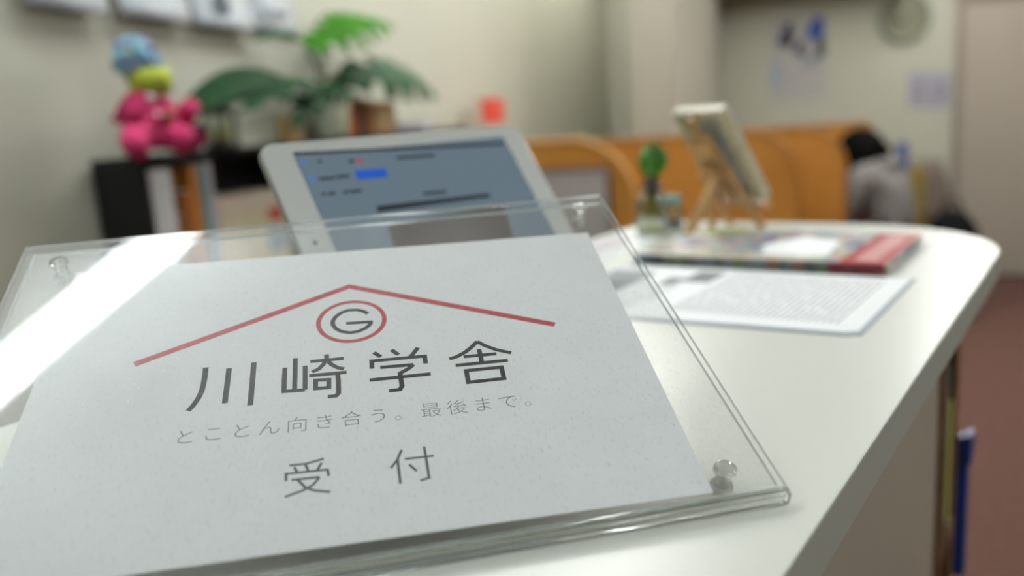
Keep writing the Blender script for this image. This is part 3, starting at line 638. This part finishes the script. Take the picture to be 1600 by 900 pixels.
o, wd_, h_ = top_box('tea_tin', 763, 790, 156, -1.37, .03, 'd8483a', 'bright red upright tin at the far end of the black bookcase', 'tin', pages=False)
MB().box(-.057, .003, h_, -.003, wd_-.005, h_+.008).build('lid', mat('tin_lid_red', 'c23c32', .4, .05, 20, 0), o, bevel=.002)
o, wd_, h_ = top_box('wooden_tile', 446, 472, 182, -1.37, .03, 'c9ab74', 'small tan wooden block left of the plant pot', 'ornament', pages=False)
MB().box(.0005, wd_*.2, h_*.2, .002, wd_*.7, h_*.75).build('inlay', mat('inlay_brown', '9a7a46', .5, .1, 20, 0), o)
# lantern
la = atL(345, 200, -1.36); lt = tag(empty('lantern', at_room(-1.36, la.y, ST)), 'small dark framed glass lantern between the pink toy and the plant', 'lantern')
hz = atL(345, 165, -1.36).z-ST; rl = .042
MB().lathe([(.0001, 0), (rl, 0), (rl, .012), (rl*.9, .014)], 24).build('base', mat('lantern_metal', '4a4c48', .4, .1, 30, .05, metal=.6), lt)
MB().lathe([(rl*.88, .014), (rl*.88, hz*.8)], 24, caps=False).build('glass', clear('lantern_glass', (.85, .88, .82), 1.3, .1, .6), lt)
MB().lathe([(rl*.9, hz*.8), (rl, hz*.82), (rl*.6, hz*.94), (.01, hz)], 24).build('cap', MATS['lantern_metal'], lt)
for k in range(6): a = k*PI/3; MB().tube([(rl*.93*cos(a), rl*.93*sin(a), .012), (rl*.93*cos(a), rl*.93*sin(a), hz*.82)], .003, 6).build('rib', MATS['lantern_metal'], lt)
MB().lathe([(.0001, .014), (.02, .014), (.02, .05), (.0001, .052)], 16).build('candle', mat('candle_cream', 'd8cf9e', .5, .05, 20, 0), lt)
# pink plush toy
tl_ = -1.36
tc0 = atL(240, 250, tl_); toy = tag(empty('plush_toy', at_room(tl_, tc0.y, ST)), 'hot pink plush toy with lime collar and pastel woolly head', 'plush toy')
TYI = toy.matrix_world.inverted()
def tyw(x, y, off=0.): p = hit(x, y, nR*(tl_+off), nR); p = TYI @ p; p.z = max(p.z, .022); return tuple(p)
M_pink = mat('pink_plush', 'c83068', .9, .15, 60, .5, c2='b02556', bscale=200)
V = [tyw(235, 232), tyw(238, 195), tyw(235, 165), tyw(234, 140),
     tyw(212, 205, .02), tyw(207, 228, .05), tyw(218, 240, .07), tyw(235, 243, .08),
     tyw(262, 212, .03), tyw(285, 218, .06), tyw(302, 232, .07),
     tyw(265, 195, .01), tyw(288, 188, .03), tyw(298, 170, .05), tyw(290, 160, .05),
     tyw(212, 165, .02), tyw(206, 185, .04)]
E_ = [(0, 1), (1, 2), (2, 3), (0, 4), (4, 5), (5, 6), (6, 7), (0, 8), (8, 9), (9, 10), (2, 11), (11, 12), (12, 13), (13, 14), (2, 15), (15, 16)]
Rr = [q*1.4 for q in [.042, .042, .035, .030, .022, .020, .021, .022, .024, .024, .026, .018, .018, .020, .018, .014, .013]]
skin('body', V, E_, Rr, M_pink, toy)
cpos = Vector(tyw(235, 127, .02)); MB().lathe([(.025, -.028), (.042, -.022), (.046, 0), (.042, .022), (.025, .026)], 24, tuple(cpos)).build('collar', mat('lime_felt', 'a9b53c', .9, .1, 60, .3), toy)
hp = Vector(tyw(212, 93)); hd = MB()
hd.ball(tuple(hp), (.038, .042, .038), 20, 12)
for k in range(90):
    a = random.uniform(0, 2*PI); b_ = math.acos(random.uniform(-1, 1)); dd_ = Vector((sin(b_)*cos(a), sin(b_)*sin(a), cos(b_)))
    hd.ball(tuple(hp+dd_*.040), .010, 8, 6, 1+k % 4)
hd.build('woolly_head', [mat('wool_mint', '8fb3a4', .95, .1, 80, .4), mat('wool_blue', '6b8fc4', .95, .1, 80, .4), mat('wool_violet', '8378b4', .95, .1, 80, .4), mat('wool_pale', 'a9c2bd', .95, .1, 80, .4), mat('wool_aqua', '79b4bb', .95, .1, 80, .4)], toy)
skin('shoe', [tyw(272, 228, -.01), tyw(300, 220, -.01), tyw(318, 200, -.01)], [(0, 1), (1, 2)], [.028, .034, .026], mat('dark_pink_plush', '8f2450', .9, .15, 60, .5), toy)
fl = MB(); M_dot = mat('felt_white', 'e6c9d2', .9, .1, 60, .2); M_dg = mat('felt_olive', '7d6a3a', .9, .1, 60, .2)
for i, (x, y_) in enumerate(((236, 153), (243, 180), (270, 205), (275, 212), (262, 218))): fl.ball(tyw(x, y_, .045), .010, 10, 6, 1 if i == 9 else 0)
fl.ball(tyw(262, 182, .05), .012, 10, 6, 1); fl.build('felt_spots', [M_dot, M_dg], toy)

# ------------------------------------------------------------------ sheets pinned on the left wall
def wall_sheet(D0, D1_, zb_, label, emblem=None, curl=.03):
    o = tag(empty('wall_notice', at_room(LAT0+.004, D0, zb_)), label, 'notice', 'paper notices on the left wall')
    n = 10; v = []; f = []; hh_ = .297; w_ = D1_-D0
    for j in range(n+1):
        t = j/n; xo = curl*(1-t)**2.2
        v += [(xo, 0, t*hh_), (xo, w_, t*hh_)]
    f = [(2*j, 2*j+1, 2*j+3, 2*j+2) for j in range(n)]
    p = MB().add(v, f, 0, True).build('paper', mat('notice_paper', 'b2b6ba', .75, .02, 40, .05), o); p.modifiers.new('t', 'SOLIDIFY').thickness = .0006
    for y_ in (.01, w_-.03): MB().box(.0008, y_, hh_-.012, .0014, y_+.02, hh_+.008).build('tape', mat('tape', 'dcdcd0', .3, .02, 20, 0), o)
    return o, w_
wall_sheet(1.292, 1.500, 1.544, 'leftmost white notice curling off the left wall')
wall_sheet(1.537, 1.762, 1.543, 'second white notice from the left on the left wall')
o, w_ = wall_sheet(1.778, 2.012, 1.538, 'third white notice, with a dark round emblem, on the left wall')
e_ = atL(350, 0, -1.48); MB().lathe([(.0001, 0), (.036, 0), (.036, .001)], 28, M=Matrix.Translation((.0225, w_/2-.01, .055)) @ Matrix.Rotation(PI/2, 4, 'Y')).build('round_emblem', mat('emblem_slate', '4d565c', .6, .1, 60, 0), o)
o, w_ = wall_sheet(2.018, 2.235, 1.546, 'rightmost white notice, behind the plant leaves, on the left wall', curl=.012)
b = MB()
for k, (a, b_) in enumerate(((.05, .085), (.10, .135), (.15, .17))): b.box(.0135, a, .04, .0145, b_, .062)
b.build('print', mat('print_slate', '84888c', .6, .1, 60, 0), o)

# ------------------------------------------------------------------ orange booths
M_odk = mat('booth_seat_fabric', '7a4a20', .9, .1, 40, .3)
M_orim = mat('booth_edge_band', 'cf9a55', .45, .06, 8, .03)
def booth(l0, l1, D, z1, rr3, label, th=.06, rl3=.02, dep=.42):
    o = tag(empty('booth_sofa', at_room(0, D, 0)), label, 'sofa', 'orange booth sofas along the pillar')
    pts = [(l0, .06), (l1, .06)]+[(l1-rr3+rr3*cos(a), z1-rr3+rr3*sin(a)) for a in [PI/2*i/12 for i in range(13)]]+[(l0+rl3-rl3*sin(a), z1-rl3+rl3*cos(a)) for a in [PI/2*i/4 for i in range(5)]]
    MX = Matrix.Rotation(PI/2, 4, 'X')
    MB().prism(pts, -th, 0, M=MX).build('backrest', [M_orange], o, bevel=.006)
    rim = [(x, -.002, z) for x, z in pts[1:]]
    MB().tube(rim, .008, 8).build('edge_band', M_orim if D < 3.5 else mat('booth_edge_shade', 'a06c2c', .5, .06, 8, .03), o)  # farther bands coloured darker to draw the shade line along the curve
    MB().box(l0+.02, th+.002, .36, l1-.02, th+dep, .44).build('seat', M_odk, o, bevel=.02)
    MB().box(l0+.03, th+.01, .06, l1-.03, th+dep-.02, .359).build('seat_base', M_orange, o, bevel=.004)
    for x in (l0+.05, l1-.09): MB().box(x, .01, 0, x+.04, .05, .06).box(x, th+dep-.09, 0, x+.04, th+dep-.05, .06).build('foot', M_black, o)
    return o
ba = booth(-1.46, -.715, 3.30, 1.152, .26, 'nearest orange booth sofa, with a framed grey board on its back', dep=.34)
p0 = atD(838, 252, 3.28); p1 = atD(953, 268, 3.28); p2_ = atD(953, 352, 3.28)
bd = tag(empty('grey_board', at_room(-1.40, 3.265, .56)), 'grey board in a dark frame leaning on the nearest orange booth', 'board')
bw_ = (p1.x+1.40); bh = (p1.z+.02-.56)
MB().box(.012, .0, .012, bw_-.012, .012, bh-.012).build('panel', mat('board_grey', 'a59c98', .7, .05, 10, .05), bd)
M_dfr = mat('board_frame', '4e4a4c', .5, .1, 20, .03)
MB().box(0, -.004, 0, .0119, .018, bh).build('frame_side', M_dfr, bd, bevel=.002); MB().box(bw_-.0119, -.004, 0, bw_, .018, bh).build('frame_side', M_dfr, bd, bevel=.002)
MB().box(.012, -.004, bh-.0119, bw_-.012, .018, bh).build('frame_top', M_dfr, bd, bevel=.002); MB().box(.012, -.004, 0, bw_-.012, .018, .0119).build('frame_bottom', M_dfr, bd, bevel=.002)
for x in (.03, bw_-.06):
    MB().box(x, -.02, -.56, x+.03, .03, -.001).build('leg', M_dfr, bd, bevel=.002)
booth(-1.40, -.115, 3.93, 1.115, .22, 'long orange booth sofa behind the plant bottle and easel', dep=.17)
booth(-.65, .085, 4.42, 1.10, .20, 'third orange booth sofa, its curved end right of the canvas', dep=.17)
booth(-.60, .235, 5.22, 1.085, .05, 'farthest orange booth sofa, beside the dark haired person')
# small pale cup on the booth top
cp = atD(905, 214, 3.33); o = tag(empty('small_cup', at_room(cp.x, 3.33-.0, 1.153)), 'tiny pale teal cup standing on the nearest orange booth top', 'cup')
MB().lathe([(.0001, 0), (.016, 0), (.02, .03), (.022, .032), (.0185, .032), (.015, .004), (.0001, .003)], 16).build('bowl', mat('cup_teal', 'a8bcae', .4, .05, 20, 0), o)
MB().tube([(.019, 0, .024), (.03, 0, .022), (.028, 0, .010), (.016, 0, .008)], .0025, 6).build('handle', MATS['cup_teal'], o)

# ------------------------------------------------------------------ on the back wall
p0 = atD(1203, 25, DB1-.01); p1 = atD(1293, 25, DB1-.01); p2_ = atD(1250, 155, DB1-.01)
o = tag(empty('poster', at_room(p0.x, DB1-.004, p2_.z)), 'white poster with two blue and navy figures on the back wall', 'poster')
w_ = p1.x-p0.x; h_ = (p0.z+p1.z)/2-p2_.z
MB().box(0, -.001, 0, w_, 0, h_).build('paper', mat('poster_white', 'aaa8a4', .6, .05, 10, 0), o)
def blob(name, pts, mtl, z=-.0014): MB().prism([(x*w_, y_*h_) for x, y_ in pts], -z, -z+.0002, M=Matrix.Rotation(PI/2, 4, 'X')).build(name, mtl, o)
M_nv = mat('poster_navy', '2b2f4c', .6, .3, 20, 0); M_pb = mat('poster_blue', '214a9c', .6, .2, 20, 0); M_pg = mat('poster_grey', '77807f', .6, .3, 20, 0, c2='a5a9ac'); M_lb = mat('poster_pale_blue', '8fa2b8', .6, .1, 20, 0)
blob('figure_shape', [(.10, .68), (.35, .62), (.42, .72), (.40, .93), (.30, .96), (.22, .84)], M_nv)
blob('figure_shape', [(.60, .70), (.95, .74), (.93, .97), (.80, .98), (.66, .86)], M_pb)
blob('figure_shape', [(.42, .55), (.60, .52), (.62, .70), (.46, .68)], M_nv, -.0015)
blob('figure_shape', [(.80, .50), (.97, .48), (.96, .74), (.80, .73)], mat('poster_teal', '3d4a4c', .6, .2, 20, 0), -.0016)
blob('figure_shape', [(.50, .38), (.92, .36), (.90, .50), (.55, .55)], M_pg)
blob('side_stripe', [(.02, .18), (.17, .16), (.17, .45), (.04, .48)], M_lb)
blob('caption_block', [(.30, .30), (.90, .31), (.90, .34), (.30, .33)], mat('poster_caption', 'b3a2a2', .6, .1, 20, 0))
# clock
ck = atD(1414, 27, DB1-.02); o = tag(empty('wall_clock', at_room(ck.x, DB1, ck.z) @ Matrix.Rotation(PI/2, 4, 'X')), 'round pale green rimmed wall clock above the seated person', 'clock')
MB().lathe([(.0001, .001), (.155, .001), (.160, .012), (.152, .034), (.128, .036), (.122, .024)], 48, caps=False).build('rim', mat('clock_rim', '858b7b', .4, .05, 20, 0), o)
MB().lathe([(.0001, .0235), (.1235, .0235)], 48).build('face', mat('clock_face', 'a3a388', .5, .04, 20, 0), o)
for k in range(12): a = k*PI/6; MB().box(-.003, .098, .0236, .003, .112, .0246, M=Matrix.Rotation(a, 4, 'Z')).build('hour_mark', M_gd, o)
MB().box(-.004, -.012, .026, .004, .065, .028, M=Matrix.Rotation(R(50), 4, 'Z')).build('hour_hand', M_gd, o)
MB().box(-.003, -.015, .029, .003, .095, .031, M=Matrix.Rotation(R(-20), 4, 'Z')).build('minute_hand', M_gd, o)
for i, (xa, xb, lab) in enumerate(((1420, 1449, 'left of the two pale notices beside the grey door'), (1452, 1485, 'right of the two pale notices beside the grey door'))):
    p0 = atD(xa, 114, DB1); p1 = atD(xb, 168, DB1)
    o = tag(empty('door_notice', at_room(p0.x, DB1-.003, p1.z)), lab, 'notice', 'pale notices beside the door')
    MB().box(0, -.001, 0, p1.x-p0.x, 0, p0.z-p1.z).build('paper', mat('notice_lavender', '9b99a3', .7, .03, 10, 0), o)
    MB().box(.02, -.0014, .06, p1.x-p0.x-.02, -.0011, (p0.z-p1.z)*.7).build('print', mat('notice_print', '918f99', .7, .1, 60, 0), o)

# ------------------------------------------------------------------ seated person
PMx = at_room(.31, 4.87, 0, PI-R(25))     # local +x = towards the booths (left in the photograph)
pn = tag(empty('person', PMx), 'person with black hair in a grey hooded sweater, seated and bowed, by the orange booths', 'person')
M_skin = mat('skin', 'c99a7c', .55, .06, 30, .05); M_gry = mat('grey_fleece', '7e7a78', .95, .1, 30, .4, c2='6c6866'); M_trs = mat('dark_trousers', '2b2c33', .9, .1, 30, .3); M_hair = mat('black_hair', '070606', .85, .3, 60, .3, bscale=300, spec=.1)
sL = .155
V = [(0, 0, .50), (.01, 0, .62), (.03, 0, .74), (.07, 0, .83), (.10, 0, .855), (.125, 0, .88), (.14, 0, .905)]
E_ = [(0, 1), (1, 2), (2, 3), (3, 4), (4, 5), (5, 6)]; Rr = [(.15, .12), (.145, .115), (.155, .115), (.13, .10), (.052, .052), (.07, .075), (.07, .08)]
def chain(a0_, pts, rs):
    k = a0_
    for p, r_ in zip(pts, rs): V.append(p); Rr.append(r_); E_.append((k, len(V)-1)); k = len(V)-1
    return k
hands = []
for s_ in (-1, 1):
    chain(3, [(.09, s_*sL, .80), (.12, s_*.20, .68), (.17, s_*.20, .565), (.28, s_*.15, .57), (.36, s_*.10, .59), (.42, s_*.085, .60)], [.058, .046, .040, .034, .026, (.038, .018)])
    hands.append(len(V)-1)
    chain(0, [(.06, s_*.10, .50), (.25, s_*.12, .50), (.42, s_*.12, .49), (.44, s_*.12, .28), (.42, s_*.12, .09), (.50, s_*.12, .05), (.56, s_*.12, .035)], [.095, .082, .062, .055, .038, .036, .03])
body = skin('body', V, E_, Rr, M_skin, pn)
for s_ in (-1, 1):
    for k, (dy, ln) in enumerate(((-.028, .062), (-.010, .072), (.010, .068), (.027, .052))):
        b0 = Vector((.425, s_*.085+dy, .602))
        skin('finger', [tuple(b0), tuple(b0+Vector((ln*.45, 0, .004))), tuple(b0+Vector((ln*.8, 0, -.012))), tuple(b0+Vector((ln, 0, -.028)))], [(0, 1), (1, 2), (2, 3)], [.0095, .009, .008, .007], M_skin, pn, 1)
    b0 = Vector((.40, s_*.085-s_*.03, .60)); skin('thumb', [tuple(b0), tuple(b0+Vector((.03, -s_*.022, .004))), tuple(b0+Vector((.055, -s_*.022, -.006)))], [(0, 1), (1, 2)], [.011, .010, .008], M_skin, pn, 1)
# head with face, bowed
HM = Matrix.Translation((.155, 0, .915)) @ Matrix.Rotation(R(52), 4, 'Y')
hm = MB().ball((0, 0, 0), (.092, .075, .108), 24, 16, M=HM)
hm.ball((.088, 0, -.022), (.018, .011, .018), 10, 8, M=HM)          # nose
hm.ball((.050, 0, -.085), (.035, .035, .025), 12, 8, M=HM)          # chin
for s_ in (-1, 1): hm.ball((.0, s_*.076, -.015), (.018, .010, .028), 10, 8, M=HM)
hm.build('head', M_skin, pn)
for s_ in (-1, 1):
    MB().ball((.078, s_*.030, .004), (.010, .013, .006), 10, 8, M=HM).build('eye', M_hair, pn)
MB().ball((.080, 0, -.055), (.008, .022, .005), 10, 6, M=HM).build('mouth', mat('lips', '9c5a50', .5, .05, 20, 0), pn)
hr = MB(); hr.ball((-.022, 0, .022), (.125, .112, .128), 28, 18, M=HM)
for k in range(60):
    a = random.uniform(-1, 1)*PI*.8; hr.tube([tuple(HM @ Vector((-.02-.06*cos(a)*.9, .092*sin(a), .08))), tuple(HM @ Vector((-.02-.112*cos(a), .105*sin(a), 0.0))), tuple(HM @ Vector((-.02-.10*cos(a), .098*sin(a), -.075-.02*random.random())))], [.012, .016, .006], 6)
hr.build('hair', M_hair, pn)
# sweater, trousers, shoes
V = [(-.005, 0, .47), (.0, 0, .60), (.025, 0, .73), (.06, 0, .83), (.095, 0, .85)]; E_ = [(0, 1), (1, 2), (2, 3), (3, 4)]; Rr = [(.175, .145), (.175, .14), (.18, .14), (.14, .115), (.09, .08)]
for s_ in (-1, 1): chain(3, [(.09, s_*.165, .81), (.12, s_*.215, .68), (.17, s_*.215, .565), (.28, s_*.155, .572), (.355, s_*.10, .59)], [.075, .064, .058, .050, .040])
skin('hooded_sweater', V, E_, Rr, M_gry, pn)
skin('hood', [(.02, 0, .875), (-.01, .05, .86), (-.01, -.05, .86), (.06, .085, .885), (.06, -.085, .885)], [(0, 1), (0, 2), (1, 3), (2, 4)], [.05, .045, .045, .03, .03], M_gry, pn)
V = [(0, 0, .49)]; E_ = []; Rr = [(.16, .11)]
for s_ in (-1, 1): chain(0, [(.07, s_*.10, .50), (.25, s_*.12, .502), (.43, s_*.12, .49), (.445, s_*.12, .28), (.425, s_*.12, .11)], [.105, .094, .074, .068, .055])
skin('trousers', V, E_, Rr, M_trs, pn)
for s_ in (-1, 1): skin('shoe', [(.40, s_*.12, .05), (.47, s_*.12, .045), (.57, s_*.12, .036)], [(0, 1), (1, 2)], [.048, .046, .036], M_white, pn)
sk = tag(empty('stool', at_room(.31, 4.87, 0)), 'low brown stool under the seated person', 'stool')
MB().lathe([(.0001, .34), (.17, .34), (.18, .35), (.18, .37), (.17, .38), (.0001, .382)], 32).build('seat', wood('stool_wood', '5a3d24', '7a5636', 10), sk)
for k in range(4):
    a = PI/4+k*PI/2; MB().tube([(.12*cos(a), .12*sin(a), .34), (.16*cos(a), .16*sin(a), 0.001)], .015, 8).build('leg', MATS['stool_wood'], sk)
# open book in the lap
ob = tag(empty('open_book', PMx @ Matrix.Translation((.478, 0, .585))), 'open white book held by the seated person', 'book')
MB().prism([(-.07, 0), (0, .006), (.07, 0), (.07, .008), (0, .014), (-.07, .008)], -.10, .10, M=Matrix.Rotation(PI/2, 4, 'X')).build('pages', M_white, ob)
MB().prism([(-.073, -.003), (0, .003), (.073, -.003), (.073, -.0005), (0, .0055), (-.073, -.0005)], -.103, .103, M=Matrix.Rotation(PI/2, 4, 'X')).build('cover', M_blue, ob)

# ------------------------------------------------------------------ low bench with bags right of the person
bn = tag(empty('low_bench', at_room(.50, 5.35, 0)), 'low dark bench against the back wall behind the seated person', 'bench')
MB().box(0, 0, .36, .75 if False else .24, .50, .40).build('seat', wood('bench_wood', '4b3a2e', '65503f', 6), bn, bevel=.004)
for x in (.01, .19):
    for y_ in (.02, .44): MB().box(x, y_, 0, x+.04, y_+.04, .36).build('leg', MATS['bench_wood'], bn, bevel=.003)
def pxbox(name, x0, x1, y0, y1, D, dep, c_, label, cat, z0=None, handle=False, grp=None, rough=.7):
    a = atD(x0, (y0+y1)/2, D); b_ = atD(x1, (y0+y1)/2, D); t_ = atD((x0+x1)/2, y0, D).z; zb2 = z0 if z0 is not None else atD((x0+x1)/2, y1, D).z
    o = tag(empty(name, at_room(a.x, D, zb2)), label, cat, grp); w2 = b_.x-a.x; h2 = t_-zb2
    mt2 = mat('m_'+name+c_, c_, rough, .15, 15, .2)
    MB().prism([(0, 0), (w2, 0), (w2*.94, h2*.7), (w2*.80, h2), (w2*.2, h2), (w2*.06, h2*.7)], 0, dep, M=Matrix.Rotation(PI/2, 4, 'X') @ Matrix.Scale(-1, 4, (0, 0, 1))).build('body', mt2, o, bevel=.01)
    if handle: MB().tube([(w2*.3, dep/2, h2-.005), (w2*.35, dep/2, h2+.05), (w2*.65, dep/2, h2+.05), (w2*.7, dep/2, h2-.005)], .006, 8).build('handle', mt2, o)
    else: MB().box(w2*.1, -.004, h2*.45, w2*.9, -.0005, h2*.5).build('seam', mt2, o)
    return o
pxbox('tote_bag', 1418, 1446, 262, 330, 5.50, .10, '8f7a26', 'mustard yellow tote bag on the dark bench behind the person', 'bag', z0=.4005, handle=True)
pxbox('gift_bag', 1396, 1416, 290, 330, 5.38, .08, '3f7f86', 'teal paper bag left of the yellow tote bag', 'bag', z0=.4005, handle=True)
pxbox('blue_pouch', 1396, 1424, 222, 262, 5.72, .06, '4a5c8c', 'blue patterned pouch high behind the grey sweater', 'pouch', z0=.4005)
bp2 = tag(empty('backpack', at_room(.64, 5.10, 0)), 'black backpack standing on the floor right of the seated person', 'backpack')
M_bpk = mat('black_nylon', '0d0f12', .85, .3, 30, .2, spec=.15)
MB().ball((0, 0, .30), (.16, .12, .30), 24, 16).build('body', M_bpk, bp2); MB().ball((0, -.10, .20), (.11, .05, .14), 18, 12).build('pocket', M_bpk, bp2)
MB().tube([(-.05, .03, .58), (-.03, .03, .64), (.03, .03, .64), (.05, .03, .58)], .009, 8).build('handle', M_bpk, bp2)
ct_ = tag(empty('hanging_coat', at_room(.64, DB1-.02, 0)), 'taupe coat hanging low on the wall beside the grey door', 'coat')
M_coat = mat('taupe_cloth', '83756b', .95, .15, 20, .4)
MB().add([(x*(.03+.10*(1-t))*1.0, -.03-.03*cos(x*5+t*4), .35+t*.62) for t in (0, .2, .4, .55, .7) for x in (-1, -.6, -.2, .2, .6, 1)], [(j*6+i, j*6+i+1, j*6+i+7, j*6+i+6) for j in range(4) for i in range(5)], 0, True).build('cloth', M_coat, ct_).modifiers.new('t', 'SOLIDIFY').thickness = .02
MB().tube([(0, .019, .80), (0, -.04, .80), (0, -.045, .82)], .006, 8).build('hook', M_chrome, ct_)
